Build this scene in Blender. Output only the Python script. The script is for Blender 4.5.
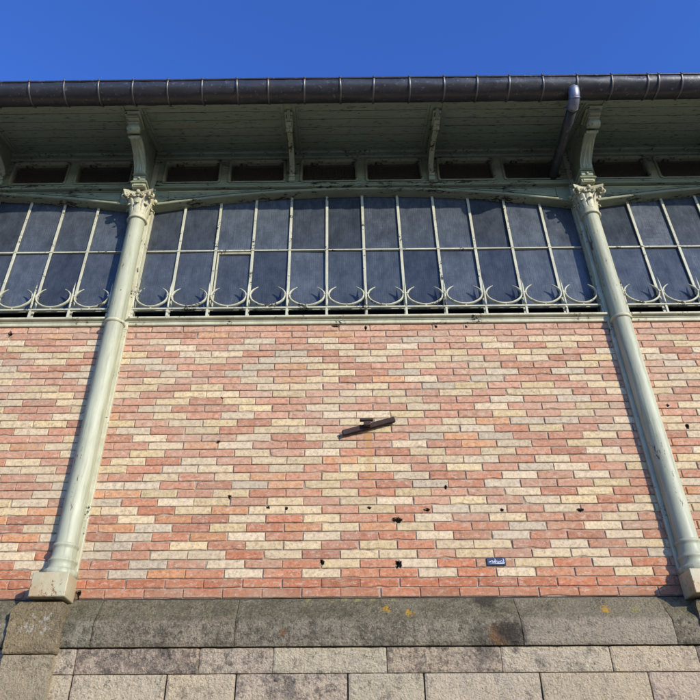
import bpy, math, random
from mathutils import Vector, Matrix, noise
R = random.Random(11)
sc = bpy.context.scene
for o in list(bpy.data.objects): bpy.data.objects.remove(o)
COL = sc.collection
PI = math.pi

# ------------------------------------------------------------------ measures (metres)
BAY = 3.873
COLX = (-5.588, -1.715, 2.158, 6.031)          # column axes
AY = -.048                                   # column axis in front of the wall plane
Z_STONE, Z_SILL = 2.783, 4.84
XL, XR = -5.69, 6.13                         # built stretch of the hall
BX = .2215                                    # middle of the photographed bay
ROOT = Vector((BX, 0, 0))

# ------------------------------------------------------------------ materials
def new_mat(name):
    m = bpy.data.materials.new(name); m.use_nodes = True
    nt = m.node_tree; b = nt.nodes['Principled BSDF']
    return m, nt, b
def N(nt, t, **k):
    n = nt.nodes.new(t)
    for a, v in k.items():
        if a in n.inputs.keys(): n.inputs[a].default_value = v
        else: setattr(n, a, v)
    return n
def coords(nt): return N(nt, 'ShaderNodeTexCoord').outputs['Object']
def noise_n(nt, vec, scale, detail=4, rough=.6, stretch=None, dist=0.):
    if stretch:
        mp = N(nt, 'ShaderNodeMapping'); mp.inputs['Scale'].default_value = stretch
        nt.links.new(vec, mp.inputs['Vector']); vec = mp.outputs['Vector']
    n = N(nt, 'ShaderNodeTexNoise'); n.inputs['Scale'].default_value = scale
    n.inputs['Detail'].default_value = detail; n.inputs['Roughness'].default_value = rough
    n.inputs['Distortion'].default_value = dist
    nt.links.new(vec, n.inputs['Vector']); return n.outputs['Fac']
def ramp(nt, fac, stops):
    r = N(nt, 'ShaderNodeValToRGB'); e = r.color_ramp.elements
    while len(e) < len(stops): e.new(.5)
    for i, (p, c) in enumerate(stops):
        e[i].position = p; e[i].color = (c, c, c, 1) if isinstance(c, (int, float)) else (*c, 1)
    nt.links.new(fac, r.inputs['Fac']); return r.outputs['Color']
def mix(nt, fac, a, b, mode='MIX'):
    m = N(nt, 'ShaderNodeMix'); m.data_type = 'RGBA'; m.blend_type = mode
    for s, v in ((0, fac), (6, a), (7, b)):
        if isinstance(v, bpy.types.NodeSocket): nt.links.new(v, m.inputs[s])
        elif isinstance(v, (int, float)): m.inputs[s].default_value = v
        else: m.inputs[s].default_value = (*v, 1)
    return m.outputs[2]
def math_n(nt, op, a, b=None):
    m = N(nt, 'ShaderNodeMath'); m.operation = op
    for i, v in enumerate((a, b)):
        if v is None: continue
        if isinstance(v, bpy.types.NodeSocket): nt.links.new(v, m.inputs[i])
        else: m.inputs[i].default_value = v
    return m.outputs[0]
def bump(nt, b, h, strength, dist=.002):
    n = N(nt, 'ShaderNodeBump'); n.inputs['Strength'].default_value = strength
    n.inputs['Distance'].default_value = dist
    nt.links.new(h, n.inputs['Height']); nt.links.new(n.outputs['Normal'], b.inputs['Normal'])
def sep(nt, vec):
    s = N(nt, 'ShaderNodeSeparateXYZ'); nt.links.new(vec, s.inputs[0]); return s.outputs

def paint(name, base, chips=.62, chipcol=(.035, .028, .018), rough=.5, dirt=.35, dirtcol=(.16, .15, .08), stretch=(1, 1, 1), grime=None, streak=0.):
    m, nt, b = new_mat(name); v = coords(nt)
    c = mix(nt, ramp(nt, noise_n(nt, v, 7, 6, .7, stretch), [(.38, 0.), (.62, 1.)]), tuple(x*.84 for x in base), tuple(min(1, x*1.08) for x in base))
    if streak:
        st = ramp(nt, noise_n(nt, v, 26, 6, .7, (1, 1, .05), .2), [(.50, 0.), (.66, streak)]); c = mix(nt, st, c, tuple(x*.52 for x in base[:2])+(base[2]*.42,))
    d = ramp(nt, noise_n(nt, v, 3.2, 8, .72, stretch, .4), [(.5, 0.), (.72, dirt)])
    c = mix(nt, d, c, dirtcol)
    f = noise_n(nt, v, 46, 6, .75, stretch); g = noise_n(nt, v, 5.3, 3, .6, stretch)
    k = math_n(nt, 'ADD', math_n(nt, 'MULTIPLY', f, .55), math_n(nt, 'MULTIPLY', g, .45))
    k = ramp(nt, k, [(chips, 0.), (chips+.018, 1.)])
    c = mix(nt, k, c, chipcol)
    if grime:
        q = ramp(nt, noise_n(nt, v, 90, 3, .6), [(grime, 0.), (grime+.06, .8)]); c = mix(nt, q, c, (.07, .06, .04))
    nt.links.new(c, b.inputs['Base Color']); b.inputs['Roughness'].default_value = rough
    b.inputs['Specular IOR Level'].default_value = .35
    h = math_n(nt, 'SUBTRACT', noise_n(nt, v, 60, 5, .7), math_n(nt, 'MULTIPLY', k, .6))
    bump(nt, b, h, .45, .0015)
    return m
M = {}
M['column'] = paint('column_paint', (.385, .385, .255), .59, chipcol=(.11, .065, .035), dirt=.25, dirtcol=(.33, .29, .16), stretch=(1, 1, .25), streak=.85)
M['cream'] = paint('cream_paint', (.48, .455, .295), .575, dirt=.55, dirtcol=(.32, .24, .11), streak=.35)
M['rusty'] = paint('rusty_cream_paint', (.43, .385, .235), .552, chipcol=(.20, .095, .035), dirt=.85, dirtcol=(.36, .22, .085), stretch=(1, 1, .6))
M['bar'] = paint('bar_paint', (.46, .445, .305), .565, dirt=.3, dirtcol=(.24, .19, .10), grime=.66)
M['green'] = paint('green_paint', (.235, .265, .165), .575, dirt=.6, dirtcol=(.13, .12, .055), rough=.55)
M['frieze'] = paint('frieze_paint', (.255, .275, .165), .55, dirt=.7, dirtcol=(.15, .13, .06), rough=.55, stretch=(.4, 1, 1.6))
M['console'] = paint('console_paint', (.33, .35, .22), .565, dirt=.7, dirtcol=(.24, .20, .09), rough=.5)
M['trim'] = paint('worn_trim_paint', (.24, .245, .14), .54, dirt=.8, dirtcol=(.15, .12, .05), stretch=(.6, 1, 1))

def soffit_mat():
    m, nt, b = new_mat('soffit_boards'); v = coords(nt)
    at = N(nt, 'ShaderNodeAttribute'); at.attribute_name = 'tone'
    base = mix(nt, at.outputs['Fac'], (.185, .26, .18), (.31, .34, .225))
    c = mix(nt, noise_n(nt, v, 5, 7, .7, (.5, 3, 3)), base, (.16, .18, .12))
    c = mix(nt, ramp(nt, noise_n(nt, v, 40, 3, .6, (.35, 1.6, 1.6)), [(.60, 0.), (.64, .85)]), c, (.04, .035, .02))
    c = mix(nt, ramp(nt, noise_n(nt, v, 3, 8, .75, (.4, 2, 2)), [(.62, 0.), (.65, .8)]), c, (.26, .20, .13))
    nt.links.new(c, b.inputs['Base Color']); b.inputs['Roughness'].default_value = .6
    bump(nt, b, noise_n(nt, v, 30, 5, .7, (.3, 2, 2)), .5, .002); return m
M['soffit'] = soffit_mat()

def brick_mat():
    m, nt, b = new_mat('old_brick'); v = coords(nt)
    at = N(nt, 'ShaderNodeAttribute'); at.attribute_name = 'tint'
    c = mix(nt, 1., at.outputs['Color'], ramp(nt, noise_n(nt, v, 34, 8, .78), [(.36, .60), (.49, 1.), (.62, 1.22)]), 'MULTIPLY')
    # lime bloom and soot in soft patches
    c = mix(nt, ramp(nt, noise_n(nt, v, 1.7, 6, .7, None, .6), [(.48, 0.), (.64, .40)]), c, (.43, .335, .22))
    c = mix(nt, ramp(nt, noise_n(nt, v, 48, 6, .8), [(.54, 0.), (.62, .62)]), c, (.24, .15, .095))
    c = mix(nt, ramp(nt, noise_n(nt, v, 120, 3, .7), [(.62, 0.), (.68, .75)]), c, (.10, .06, .04))
    c = mix(nt, ramp(nt, noise_n(nt, v, 28, 7, .85, (.7, 1, 1.5)), [(.52, 0.), (.62, .6)]), c, (.58, .49, .35))
    # rust run below the iron anchor
    s = sep(nt, v)
    w = math_n(nt, 'ABSOLUTE', math_n(nt, 'SUBTRACT', math_n(nt, 'ADD', s[0], math_n(nt, 'MULTIPLY', noise_n(nt, v, 9, 3), .03)), -.005))
    a = ramp(nt, math_n(nt, 'MULTIPLY', w, 10.), [(.06, 1.), (.32, 0.)])
    zr = ramp(nt, math_n(nt, 'MULTIPLY', math_n(nt, 'SUBTRACT', 3.93, s[2]), 1.6), [(0., 0.), (.03, .85), (.35, .55), (.95, 0.)])
    c = mix(nt, math_n(nt, 'MULTIPLY', a, zr), c, (.42, .22, .07))
    # damp darker foot of the wall
    foot = ramp(nt, math_n(nt, 'ADD', math_n(nt, 'SUBTRACT', s[2], 2.78), math_n(nt, 'MULTIPLY', noise_n(nt, v, 8, 4), .06)), [(.03, .45), (.10, 0.)])
    c = mix(nt, foot, c, (.30, .20, .12))
    nt.links.new(c, b.inputs['Base Color']); b.inputs['Roughness'].default_value = .85
    b.inputs['Specular IOR Level'].default_value = .2
    bump(nt, b, math_n(nt, 'ADD', noise_n(nt, v, 60, 8, .8), math_n(nt, 'MULTIPLY', noise_n(nt, v, 260, 3, .7), .5)), .8, .003); return m
M['brick'] = brick_mat()
def mortar_mat():
    m, nt, b = new_mat('lime_mortar'); v = coords(nt)
    c = mix(nt, noise_n(nt, v, 3, 6, .7), (.28, .215, .145), (.44, .345, .235))
    c = mix(nt, ramp(nt, noise_n(nt, v, 14, 6, .75), [(.48, 0.), (.62, .85)]), c, (.12, .085, .055))
    nt.links.new(c, b.inputs['Base Color']); b.inputs['Roughness'].default_value = .95
    bump(nt, b, noise_n(nt, v, 150, 5, .8), .8, .003); return m
M['mortar'] = mortar_mat()
def dark_mat(name, c=(.012, .011, .010), rough=.9):
    m, nt, b = new_mat(name); b.inputs['Base Color'].default_value = (*c, 1); b.inputs['Roughness'].default_value = rough
    return m
M['core'] = dark_mat('wall_core', (.06, .045, .03)); M['inside'] = dark_mat('dark_interior', (.02, .02, .02))

def stone_mat(name, cream, grey, dark, moss, lichen=()):
    m, nt, b = new_mat(name); v = coords(nt)
    at = N(nt, 'ShaderNodeAttribute'); at.attribute_name = 'tint'
    c = mix(nt, ramp(nt, noise_n(nt, v, 2.3, 6, .7, None, .5), [(.35, 0.), (.65, 1.)]), cream, grey)
    c = mix(nt, 1., c, at.outputs['Color'], 'MULTIPLY')
    # soot, in streaky patches, each stone its own amount
    k = math_n(nt, 'ADD', noise_n(nt, v, 5.5, 10, .82), math_n(nt, 'MULTIPLY', at.outputs['Alpha'], .26))
    c = mix(nt, ramp(nt, k, [(.56, 0.), (.68, .80)]), c, dark)
    k2 = math_n(nt, 'ADD', noise_n(nt, v, 24, 7, .85), math_n(nt, 'MULTIPLY', at.outputs['Alpha'], .22))
    c = mix(nt, ramp(nt, k2, [(.57, 0.), (.66, .75)]), c, tuple(x*.6 for x in dark))
    if moss:
        slope = ramp(nt, math_n(nt, 'ADD', math_n(nt, 'SUBTRACT', sep(nt, v)[2], 2.60), math_n(nt, 'MULTIPLY', noise_n(nt, v, 14, 5, .7), .05)), [(.035, .25), (.06, 1.)])
        c = mix(nt, math_n(nt, 'MULTIPLY', slope, ramp(nt, noise_n(nt, v, 9, 8, .8), [(.30, .45), (.60, moss)])), c, (.155, .135, .06))
    g = noise_n(nt, v, 85, 7, .85)
    c = mix(nt, ramp(nt, g, [(.38, .7), (.46, 0.)]), c, tuple(x*.4 for x in dark))
    c = mix(nt, ramp(nt, g, [(.54, 0.), (.66, .5)]), c, tuple(min(.75, x*1.7) for x in cream))
    wv = N(nt, 'ShaderNodeVectorMath'); wv.operation = 'ADD'; nt.links.new(v, wv.inputs[0])
    nz = N(nt, 'ShaderNodeTexNoise'); nz.inputs['Scale'].default_value = 45; nz.inputs['Detail'].default_value = 5; nt.links.new(v, nz.inputs['Vector'])
    sc_ = N(nt, 'ShaderNodeVectorMath'); sc_.operation = 'SCALE'; sc_.inputs['Scale'].default_value = .10
    nt.links.new(nz.outputs['Color'], sc_.inputs[0]); nt.links.new(sc_.outputs[0], wv.inputs[1])
    for (x, y, z, r, col) in lichen:
        dd = N(nt, 'ShaderNodeVectorMath'); dd.operation = 'DISTANCE'; nt.links.new(wv.outputs[0], dd.inputs[0])
        dd.inputs[1].default_value = (x-BX+.05, y+.05, z+.05)
        f = math_n(nt, 'MULTIPLY', ramp(nt, math_n(nt, 'DIVIDE', dd.outputs['Value'], r), [(.55, .95), (1., 0.)]), ramp(nt, g, [(.42, .35), (.52, 1.)]))
        c = mix(nt, f, c, col)
    nt.links.new(c, b.inputs['Base Color']); b.inputs['Roughness'].default_value = .9
    b.inputs['Specular IOR Level'].default_value = .2
    bump(nt, b, math_n(nt, 'ADD', noise_n(nt, v, 75, 4, .65), math_n(nt, 'MULTIPLY', noise_n(nt, v, 28, 7, .8), 1.2)), 1., .030); return m
OR = (.72, .38, .02); YE = (.42, .38, .12); RU = (.26, .13, .05); DK = (.06, .05, .035)
M['stone'] = stone_mat('coping_granite', (.50, .42, .28), (.37, .315, .215), (.105, .09, .062), .62,
    ((.27, -.07, 2.69, .030, OR), (.40, -.09, 2.665, .028, OR), (1.55, -.08, 2.68, .036, OR), (1.72, -.08, 2.68, .030, YE),
     (-.33, -.135, 2.55, .026, RU), (.90, -.135, 2.535, .075, RU), (.985, -.135, 2.54, .095, DK), (.93, -.135, 2.56, .07, DK), (.86, -.02, 2.74, .09, DK),
     (.02, -.012, 2.765, .03, YE), (.10, -.012, 2.765, .035, YE), (.20, -.012, 2.768, .03, YE), (.32, -.012, 2.765, .025, YE), (-.06, -.012, 2.765, .025, YE), (-.2, -.012, 2.765, .022, YE)))
M['stone2'] = stone_mat('wall_granite', (.80, .635, .40), (.66, .54, .375), (.16, .13, .095), 0.)
WH = (.58, .53, .42)
M['pedestal'] = stone_mat('pedestal_granite', (.44, .335, .18), (.36, .285, .17), (.14, .11, .065), .3,
    tuple((x, -.165, z, r_*.8, WH) for x, z, r_ in ((-1.80, 2.60, .030), (-1.76, 2.575, .024), (-1.72, 2.61, .020), (-1.79, 2.555, .018), (-1.69, 2.63, .026), (-1.68, 2.585, .022), (-1.77, 2.64, .014), (-1.83, 2.57, .016), (-1.70, 2.555, .014))))

def glass_mat():
    m, nt, b = new_mat('dusty_glass'); v = coords(nt)
    at = N(nt, 'ShaderNodeAttribute'); at.attribute_type = 'OBJECT'; at.attribute_name = 'dust'
    rib = math_n(nt, 'ADD', math_n(nt, 'MULTIPLY', noise_n(nt, v, 60, 5, .75, (3., 1, .14)), .45), .28)
    dust = math_n(nt, 'MULTIPLY', noise_n(nt, v, 9, 8, .75, (1, 1, .6)), rib)
    dust = math_n(nt, 'MULTIPLY', dust, at.outputs['Fac'])
    so = sep(nt, v)
    for ax in (0, 2):
        sn = math_n(nt, 'SINE', math_n(nt, 'MULTIPLY', math_n(nt, 'ADD', so[ax], math_n(nt, 'MULTIPLY', noise_n(nt, v, 6, 2), .012)), 2*PI/.0165))
        dust = math_n(nt, 'MULTIPLY', dust, ramp(nt, sn, [(0., .95), (.7, 1.0), (.98, 1.08)]))
    c = mix(nt, ramp(nt, dust, [(.10, 0.), (.45, 1.)]), (.022, .026, .031), (.105, .122, .135))
    c = mix(nt, ramp(nt, noise_n(nt, v, 55, 5, .85), [(.72, 0.), (.80, .55)]), c, (.42, .42, .40))
    nt.links.new(c, b.inputs['Base Color'])
    r = ramp(nt, dust, [(.1, .12), (.45, .38)]); nt.links.new(r, b.inputs['Roughness'])
    b.inputs['Specular IOR Level'].default_value = .33
    bump(nt, b, math_n(nt, 'ADD', noise_n(nt, v, 4, 2, .5), math_n(nt, 'MULTIPLY', rib, .08)), .15, .01); return m
M['glass'] = glass_mat()
def metal_mat(name, c1, c2, rough, metallic, spots=.68):
    m, nt, b = new_mat(name); v = coords(nt)
    c = mix(nt, noise_n(nt, v, 5, 7, .75, (1, 1, 1)), c1, c2)
    c = mix(nt, ramp(nt, noise_n(nt, v, 28, 6, .8), [(spots, 0.), (spots+.08, .7)]), c, tuple(min(.6, x*2.6+.03) for x in c2))
    nt.links.new(c, b.inputs['Base Color']); b.inputs['Metallic'].default_value = metallic
    rr = ramp(nt, noise_n(nt, v, 9, 6, .75), [(.3, rough*.75), (.7, min(1, rough*1.35))]); nt.links.new(rr, b.inputs['Roughness'])
    bump(nt, b, math_n(nt, 'ADD', noise_n(nt, v, 14, 4, .6), math_n(nt, 'MULTIPLY', noise_n(nt, v, 110, 4, .7), .25)), .5, .004); return m
M['gutter'] = metal_mat('weathered_dark_zinc', (.022, .021, .021), (.075, .073, .072), .33, .35, .58)
M['strap'] = metal_mat('strap_zinc', (.09, .085, .075), (.17, .155, .135), .38, .6)
M['zinc'] = metal_mat('downpipe_zinc', (.15, .155, .18), (.27, .28, .32), .50, .6, .56)
M['iron'] = metal_mat('black_iron', (.012, .007, .005), (.045, .018, .010), .8, .0, .60)
M['wire'] = dark_mat('vent_wire', (.10, .08, .05), .6)
M['roof'] = metal_mat('roof_zinc', (.22, .23, .24), (.32, .33, .34), .5, .5)

# ------------------------------------------------------------------ mesh builder
class MB:
    def __init__(s): s.v = []; s.f = []; s.m = []; s.c = []; s.sm = []; s.cur = 0; s.col = None; s.smooth = False
    def add(s, vs, fs, smooth=None):
        o = len(s.v); s.v += [tuple(p) for p in vs]
        for f in fs:
            s.f.append(tuple(i+o for i in f)); s.m.append(s.cur); s.c.append(s.col); s.sm.append(s.smooth if smooth is None else smooth)
    def box(s, x0, x1, y0, y1, z0, z1, b=0.):
        """box with its edges cut by b"""
        if b <= 0:
            vs = [(x, y, z) for z in (z0, z1) for y in (y0, y1) for x in (x0, x1)]
            s.add(vs, [(0,2,3,1), (4,5,7,6), (0,1,5,4), (2,6,7,3), (0,4,6,2), (1,3,7,5)]); return
        b = min(b, (x1-x0)*.45, (y1-y0)*.45, (z1-z0)*.45)
        rings = []
        for z, i in ((z0, b), (z0+b, 0), (z1-b, 0), (z1, b)):
            e = b if i == 0 else b
            q = [(x0+i, y0+i+ (0 if i else 0)), (x1-i, y0+i), (x1-i, y1-i), (x0+i, y1-i)]
            # octagonal ring with cut corners
            k = b
            X0, X1, Y0, Y1 = x0+i, x1-i, y0+i, y1-i
            kk = b if i == 0 else b*.02
            rings.append([(X0+kk, Y0, z), (X1-kk, Y0, z), (X1, Y0+kk, z), (X1, Y1-kk, z), (X1-kk, Y1, z), (X0+kk, Y1, z), (X0, Y1-kk, z), (X0, Y0+kk, z)])
        vs = [p for r in rings for p in r]; fs = []
        for r in range(3):
            for k in range(8):
                a = r*8+k; c = r*8+(k+1) % 8
                fs.append((a, c, c+8, a+8))
        fs.append(tuple(reversed(range(8)))); fs.append(tuple(range(24, 32)))
        s.add(vs, fs, False)
    def lathe(s, prof, cx, cy, n=32, a0=0., a1=2*PI, smooth=True):
        full = abs(a1-a0-2*PI) < 1e-6; k = n if full else n+1
        vs = []
        for r, z in prof:
            for i in range(k):
                a = a0+(a1-a0)*i/n; vs.append((cx+r*math.cos(a), cy+r*math.sin(a), z))
        fs = []
        for j in range(len(prof)-1):
            for i in range(n):
                a = j*k+i; b = j*k+(i+1) % k
                fs.append((a, b, b+k, a+k))
        s.add(vs, fs, smooth)
    def tube(s, pts, rad, n=8, caps=True, up=None, flat=1.):
        """tube along pts; rad number or list; flat squeezes it across"""
        pts = [Vector(p) for p in pts]; L = len(pts)
        rad = [rad]*L if isinstance(rad, (int, float)) else rad
        rings = []; prev = up or Vector((0, -1, 0))
        for i, p in enumerate(pts):
            t = (pts[min(i+1, L-1)]-pts[max(i-1, 0)]).normalized()
            a = prev-t*prev.dot(t)
            if a.length < 1e-4: a = t.orthogonal()
            a.normalize(); b = t.cross(a); prev = a
            rings += [p+a*math.cos(2*PI*k/n)*rad[i]*flat+b*math.sin(2*PI*k/n)*rad[i] for k in range(n)]
        fs = [(j*n+k, j*n+(k+1) % n, (j+1)*n+(k+1) % n, (j+1)*n+k) for j in range(L-1) for k in range(n)]
        if caps: fs += [tuple(reversed(range(n))), tuple(range((L-1)*n, L*n))]
        s.add(rings, fs, n > 5)
    def prism_x(s, prof, x0, x1, nx=1, caps=True, wob=0., smooth=False, closed=True):
        """(y, z) profile swept along x"""
        n = len(prof); vs = []
        for i in range(nx+1):
            x = x0+(x1-x0)*i/nx
            for y, z in prof:
                d = wob*noise.noise((x*1.7, y*3, z*3)) if wob else 0
                vs.append((x, y+d, z+d*.6))
        m = n if closed else n-1
        fs = [(i*n+k, (i+1)*n+k, (i+1)*n+(k+1) % n, i*n+(k+1) % n) for i in range(nx) for k in range(m)]
        s.add(vs, fs, smooth)
        if caps and closed: s.add(vs[:n], [tuple(range(n))]); s.add(vs[-n:], [tuple(reversed(range(n)))])
    def ribbon(s, path, x0, x1, th, relief=None, nx=1):
        """thick ribbon whose centre line lies in the yz plane (console fronts)"""
        pts = [Vector((0, y, z)) for y, z in path]; L = len(pts); fr = []; bk = []
        for i, p in enumerate(pts):
            t = (pts[min(i+1, L-1)]-pts[max(i-1, 0)]).normalized(); nrm = Vector((0, -t.z, t.y))
            for k in range(nx+1):
                u = k/nx; h = relief(u, i/(L-1)) if relief else 0
                q = p+nrm*(th*.5+h); fr.append((x0+(x1-x0)*u, q.y, q.z)); q = p-nrm*th*.5; bk.append((x0+(x1-x0)*u, q.y, q.z))
        w = nx+1; o = len(fr); fs = []
        for i in range(L-1):
            for k in range(nx):
                a = i*w+k; fs.append((a, a+1, a+1+w, a+w)); a += o; fs.append((a, a+w, a+1+w, a+1))
            a = i*w; fs.append((a, a+w, a+w+o, a+o)); a = i*w+nx; fs.append((a, a+o, a+w+o, a+w))
        fs.append(tuple(range(0, w))+tuple(range(o+w-1, o-1, -1))); a = (L-1)*w
        fs.append(tuple(range(a+w-1, a-1, -1))+tuple(range(o+a, o+a+w)))
        s.add(fr+bk, fs, False)
    def build(s, name, mats, parent=None, local=True, recalc=True):
        me = bpy.data.meshes.new(name)
        off = ROOT if parent is not None and local else Vector((0, 0, 0))
        me.from_pydata([(x-off.x, y-off.y, z-off.z) for x, y, z in s.v], [], s.f)
        if not isinstance(mats, (list, tuple)): mats = [mats]
        for q in mats: me.materials.append(q)
        me.polygons.foreach_set('material_index', s.m); me.polygons.foreach_set('use_smooth', s.sm)
        if any(c is not None for c in s.c):
            a = me.color_attributes.new('tint', 'FLOAT_COLOR', 'CORNER')
            dat = []
            for p, c in zip(me.polygons, s.c):
                c = c or (1, 1, 1, 0); dat += list(c)*p.loop_total
            a.data.foreach_set('color', dat)
        if recalc:
            import bmesh
            bm = bmesh.new(); bm.from_mesh(me); bmesh.ops.recalc_face_normals(bm, faces=bm.faces); bm.to_mesh(me); bm.free()
        me.update(); o = bpy.data.objects.new(name, me); COL.objects.link(o)
        if parent is not None: o.parent = parent
        return o
def part(name, mb, mat, parent, label=None):
    o = mb.build(name, mat, parent)
    if label: o['label'] = label
    return o
def copy_part(src, parent, dx=0., label=None):
    c = src.copy(); COL.objects.link(c); c.parent = parent; c.location.x = src.location.x+dx
    for k in ('label',):
        if k in c.keys(): del c[k]
    if label: c['label'] = label
    for ch in [q for q in bpy.data.objects if q.parent == src]:
        d = ch.copy(); COL.objects.link(d); d.parent = c
    return c
def tag(o, label=None, cat=None, group=None, kind=None):
    for k, v in (('label', label), ('category', cat), ('group', group), ('kind', kind)):
        if v: o[k] = v
    return o

hall = bpy.data.objects.new('market_hall', None); COL.objects.link(hall); hall.location = ROOT; hall.empty_display_size = .3
tag(hall, 'old market hall of red and cream brick with sage green iron columns and deep eaves', 'building')

# ------------------------------------------------------------------ brick wall
PITCH, ROW = .24, .05877
HOLES = [(.367, 3.268, .034, .020, 1), (.357, 2.984, .022, .026, 2), (.565, 3.334, .020, .011, 3), (-.114, 2.999, .014, .018, 4), (-.729, 3.433, .013, .014, 5),
         (-.839, 3.838, .019, .010, 6), (-.842, 4.192, .014, .008, 7), (1.553, 3.327, .022, .013, 8), (.19, 3.35, .013, .010, 9), (-.35, 3.35, .013, .011, 10),
         (.70, 3.49, .009, .016, 11), (1.05, 3.33, .011, .012, 12), (-.47, 3.36, .012, .012, 13), (-.02, 4.825, .036, .008, 14), (.21, 4.81, .010, .022, 15),
         (.75, 4.815, .013, .013, 16), (.98, 4.81, .009, .012, 17), (2.42, 3.93, .013, .02, 18), (2.33, 4.1, .012, .012, 19), (-2.53, 4.78, .016, .03, 20), (-1.60, 2.81, .02, .03, 21)]
def hole_depth(x, z):
    for hx, hz, rx, rz, sd in HOLES:
        dx, dz = (x-hx)/(rx*.85), (z-hz)/(rz*.85)
        if abs(dx) > 2 or abs(dz) > 2: continue
        a = math.atan2(dz, dx); r = 1+.55*noise.noise((math.cos(a)*1.6+sd*7, math.sin(a)*1.6, sd*3.1))+.4*noise.noise((math.cos(a)*4, math.sin(a)*4+sd, 1.3))
        d = math.hypot(dx, dz)/r
        if d < 1: return min(1, (1-d)*4.)*.045
    return 0.
# R = red, C = cream, G = grey cream, P = purple red, O = orange; rows from the bottom, from x = -1.68 rightwards
PAT = {}
for _i, _r in enumerate('''RRRRRRRRRPRRRRRR RRPORRRORRRRRRRR RCRRGRCRRGRCRCCR RRCRCRRCRCRRCRCR CPCCPGPCCRCRCCRG
CGRCRGCRCRCCRCPC RGRPGOCPRCRCPRCR RRCRGRRCPGRRGPGR RCRRCOCPOCRGRRCR RCRCRCCRCRGCRCRC
CPCCRCRCCRCRCCPC RRCPCRRCRCRRGRGR RCPRCRCRRCRCRRCR ORCRCRRCCCRRCRCR CRCCPCRCCRCOGGRC
RCPCRCCRCRCGRCRC PCRRCRCRRGOGRRCR RRCOCRPCRCROCRCP RCRRCRCRPCRCRPCR RCRCRCCOCRCCRCRC
CRCCRCRCCRCRGCRC RRCRCORCRCRRCRCR GGRPGOCRPGRGRRCR OOCRCRRCRCRRCPCR GRCCRCRCCRCRCCRC
CCRCOCCRCRGCRCRC PCOPCRCRRCRCRRCR ROGPCROCOCRRGRCR PGROCRCPRCRGRPCR CGRCRCCPCRCCPCRC
GRCCRCPCCRCRCCRG RPGRCRRCRCRRCRCR RGORCRCRRCRCRRCR RRRRRORRRRRRRRRR RRRRRRRRRRRRRRRR'''.split()): PAT[34-_i] = _r
def brick_kind(row, k):
    return PAT[row][k] if 0 <= k < 16 else PAT[row][(k+(5 if k < 0 else 0)) % 16]
prev_kind = ['R']
wall = MB(); wall.cur = 0
def brick(x0, x1, z0, z1, col):
    y = -R.uniform(0, .0022); c = .0022+R.random()*.0016
    j = lambda a=.0012: R.uniform(-a, a)
    wall.col = (*col, 1); wall.cur = 0
    tilt = R.uniform(-.0010, .0010)
    near = [h for h in HOLES if h[0]+h[2]*1.6 > x0 and h[0]-h[2]*1.6 < x1 and h[1]+h[3]*1.6 > z0 and h[1]-h[3]*1.6 < z1]
    back = .05
    P = [(x0+j(), z0+j()), (x1+j(), z0+j()), (x1+j(), z1+j()), (x0+j(), z1+j())]
    if near:
        nx = max(4, int((x1-x0)/.004)); nz = max(4, int((z1-z0)/.004)); vs = []
        for a in range(nz+1):
            for b in range(nx+1):
                x = x0+(x1-x0)*b/nx; z = z0+(z1-z0)*a/nz
                e = min(b, nx-b, a, nz-a); vs.append((x, y+(.003 if e == 0 else 0)+hole_depth(x, z), z))
        w = nx+1; fs = [(i*w+k, i*w+k+1, (i+1)*w+k+1, (i+1)*w+k) for i in range(nz) for k in range(nx)]
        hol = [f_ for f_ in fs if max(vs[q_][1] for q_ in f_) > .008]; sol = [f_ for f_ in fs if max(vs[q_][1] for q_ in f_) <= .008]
        wall.add(vs, sol, False); keep = wall.col; wall.col = (.10, .055, .034, 1); wall.add(vs, hol, False); wall.col = keep  # hole insides tinted dark: shade of the recess painted in, along with dirt
        ring = [k for k in range(nx+1)]+[i*w+nx for i in range(1, nz+1)]+[nz*w+k for k in range(nx-1, -1, -1)]+[i*w for i in range(nz-1, 0, -1)]
        rv = [vs[i] for i in ring]; L = len(rv); rb = [(p[0], back, p[2]) for p in rv]
        wall.add(rv+rb, [(i, i+L, (i+1) % L+L, (i+1) % L) for i in range(L)], False); return
    # front outline with 12 points so edges are a little uneven, three rings deep
    out = []
    for i in range(4):
        a, b = P[i], P[(i+1) % 4]; n = 4 if i % 2 == 0 else 1
        for t in range(n):
            u = t/n; out.append((a[0]+(b[0]-a[0])*u+(j(.0009) if t else 0), a[1]+(b[1]-a[1])*u+(j(.0012) if t else 0)))
    cut = [c]*len(out)
    for _ in range(2):
        if R.random() < .38: cut[R.randrange(len(out))] = R.uniform(.005, .013)
    cx, cz = (x0+x1)/2, (z0+z1)/2; n = len(out); vs = []
    for lay in range(3):
        for (px, pz), k in zip(out, cut):
            if lay == 0: vs.append((px, back, pz))
            elif lay == 1: vs.append((px, y+k*.9+tilt*(px-cx)*8, pz))
            else:
                sx = (abs(px-cx)-k)/max(abs(px-cx), 1e-4) if abs(px-cx) > k else .1
                sz = (abs(pz-cz)-k)/max(abs(pz-cz), 1e-4) if abs(pz-cz) > k else .1
                sx = sx if abs(px-cx) > .08 else 1
                vs.append((cx+(px-cx)*sx, y+tilt*(px-cx)*8, cz+(pz-cz)*sz))
    fs = [(l*n+i, l*n+(i+1) % n, (l+1)*n+(i+1) % n, (l+1)*n+i) for l in range(2) for i in range(n)]
    fs.append(tuple(2*n+i for i in range(n))); wall.add(vs, fs, False)
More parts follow.
